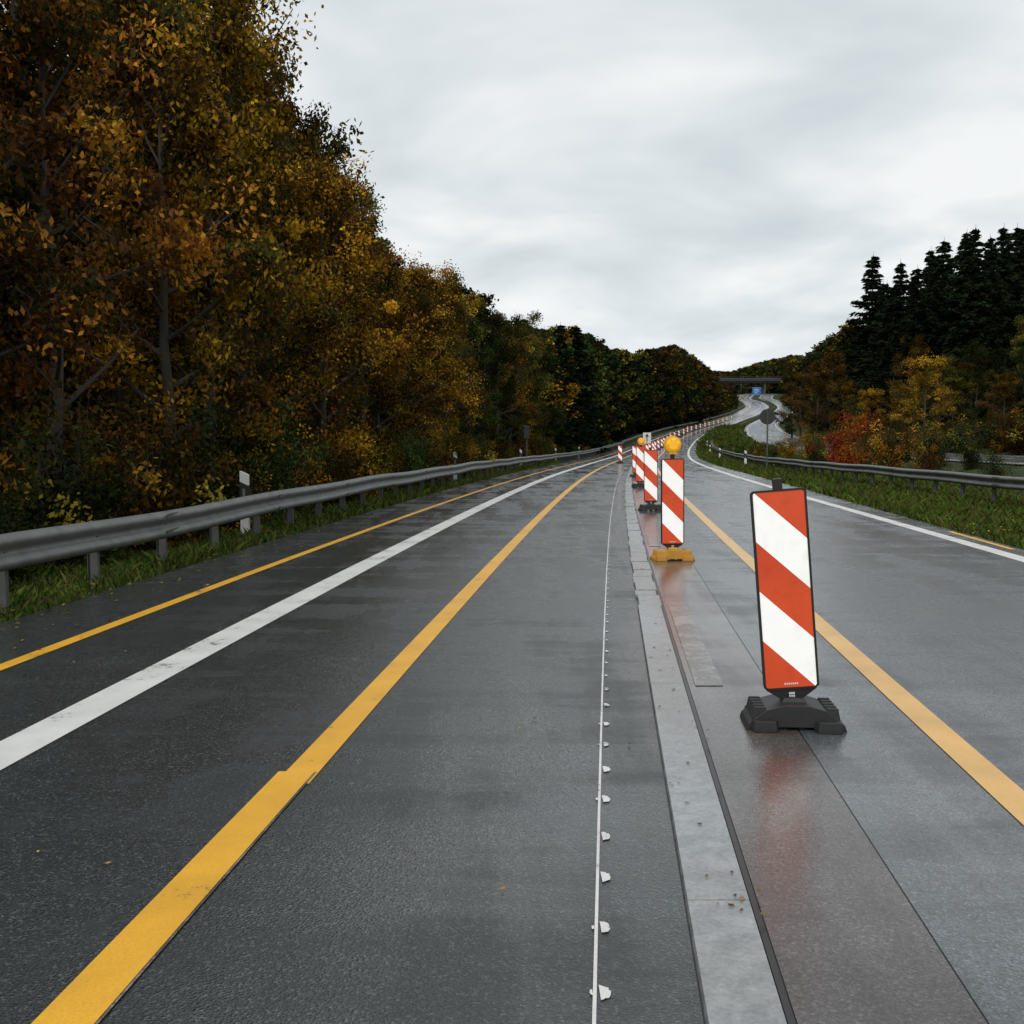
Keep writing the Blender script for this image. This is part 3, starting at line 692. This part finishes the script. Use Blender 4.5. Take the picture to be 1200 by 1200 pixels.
def litter(name,n,sf,y0,y1,sz,pw=1.5,cols=((.35,.20,.04),(.2,.09,.02),(.10,.05,.02),(.4,.3,.08)),lift=.012):
    y=y0+(y1-y0)*rng.random(n)**pw; s=sf(n,y); x=R(y)+s; on=(s>-4.95)&(s<5.05); z=np.where(on,E(y)+lift,T(s,y)+.06)
    u=rng.normal(size=(n,3)); u[:,2]*=.12; u/=np.linalg.norm(u,axis=1)[:,None]; v=np.stack([-u[:,1],u[:,0],rng.normal(size=n)*.15],1)
    a=sz*rng.uniform(.5,1.3,(n,1)); C=np.stack([x,y,z],1)
    V=np.stack([C-u*a,C+v*a*.55,C+u*a,C-v*a*.55],1).reshape(-1,3)
    ca=np.array(cols)[rng.integers(0,len(cols),n)]*rng.uniform(.5,1.2,(n,1))
    link(bpy.data.objects.new(name,mesh_np(name,V,np.arange(n*4).reshape(-1,4),[M_litter],None,np.repeat(ca,4,axis=0))))
litter('fallen_leaves',900,lambda n,y:-4.95+np.abs(rng.normal(size=n))*.4,3,60,.022)
litter('fallen_leaves',140,lambda n,y:rng.uniform(-4.6,-.05,n),3,30,.012,1.2)
litter('fallen_leaves',120,lambda n,y:rng.uniform(.0,.26,n),3,40,.014,1.3,((.25,.17,.07),(.2,.1,.04),(.12,.08,.05)),.024)
litter('fallen_leaves',60,lambda n,y:rng.uniform(.3,5,n),3,40,.014)
litter('fallen_leaves',4500,lambda n,y:5.1+rng.random(n)*6,8,90,.04,1.3,((.5,.36,.06),(.4,.28,.05),(.25,.12,.03)))
litter('fallen_leaves',3000,lambda n,y:-5.0-rng.random(n)*4,5,70,.035)

# ------------------------------------------------------------------ light, sky
w=bpy.data.worlds.new('World'); scene.world=w; w.use_nodes=True; nt=w.node_tree; bg=nt.nodes['Background']
SE,SAZ=math.radians(38),math.radians(205)
sk=N(nt,'ShaderNodeTexSky',sky_type='NISHITA'); sk.sun_disc=False; sk.sun_elevation=SE; sk.sun_rotation=SAZ; sk.dust_density=4; sk.air_density=1.5
tc=N(nt,'ShaderNodeTexCoord'); sp=N(nt,'ShaderNodeSeparateXYZ'); L(nt,tc.outputs['Generated'],sp.inputs[0])
mz=N(nt,'ShaderNodeMath',operation='MAXIMUM'); L(nt,sp.outputs['Z'],mz.inputs[0]); mz.inputs[1].default_value=0
az=N(nt,'ShaderNodeMath',operation='ADD'); L(nt,mz.outputs[0],az.inputs[0]); az.inputs[1].default_value=.2
dx=N(nt,'ShaderNodeMath',operation='DIVIDE'); L(nt,sp.outputs['X'],dx.inputs[0]); L(nt,az.outputs[0],dx.inputs[1])
dy=N(nt,'ShaderNodeMath',operation='DIVIDE'); L(nt,sp.outputs['Y'],dy.inputs[0]); L(nt,az.outputs[0],dy.inputs[1])
cb=N(nt,'ShaderNodeCombineXYZ'); L(nt,dx.outputs[0],cb.inputs[0]); L(nt,dy.outputs[0],cb.inputs[1])
n1=noise(nt,1.5,4,.5,cb.outputs[0],.3)
cl=ramp(nt,n1.outputs[0],[(.36,(6.3,6.9,7.25)),(.5,(7.7,8.15,8.4)),(.62,(9.3,9.45,9.5))])
gz=ramp(nt,mz.outputs[0],[(0,1.12),(.18,1.0),(.5,.97),(1,1.0)])
cc=mixc(nt,1,cl.outputs[0],gz.outputs[0],'MULTIPLY')
fc_=mixc(nt,.95,sk.outputs[0],cc); L(nt,fc_,bg.inputs[0]); bg.inputs[1].default_value=.1
sd=bpy.data.lights.new('sun','SUN'); sd.energy=1.3; sd.angle=math.radians(15); sd.color=(1,.94,.86)
so=bpy.data.objects.new('sun',sd); link(so)
dirv=Vector((math.sin(SAZ)*math.cos(SE),math.cos(SAZ)*math.cos(SE),math.sin(SE)))
so.rotation_euler=dirv.to_track_quat('Z','Y').to_euler()
# ------------------------------------------------------------------ camera
cd=bpy.data.cameras.new('camera'); cam=bpy.data.objects.new('camera',cd); link(cam)
cam.location=(0,0,EYE); cam.rotation_euler=(math.radians(90)-math.atan(92/1250),0,0)
cd.sensor_width=36; cd.lens=37.5; cd.clip_end=6000; cd.clip_start=.05
scene.camera=cam
scene.view_settings.view_transform='Standard'; scene.view_settings.look='None'; scene.view_settings.exposure=0
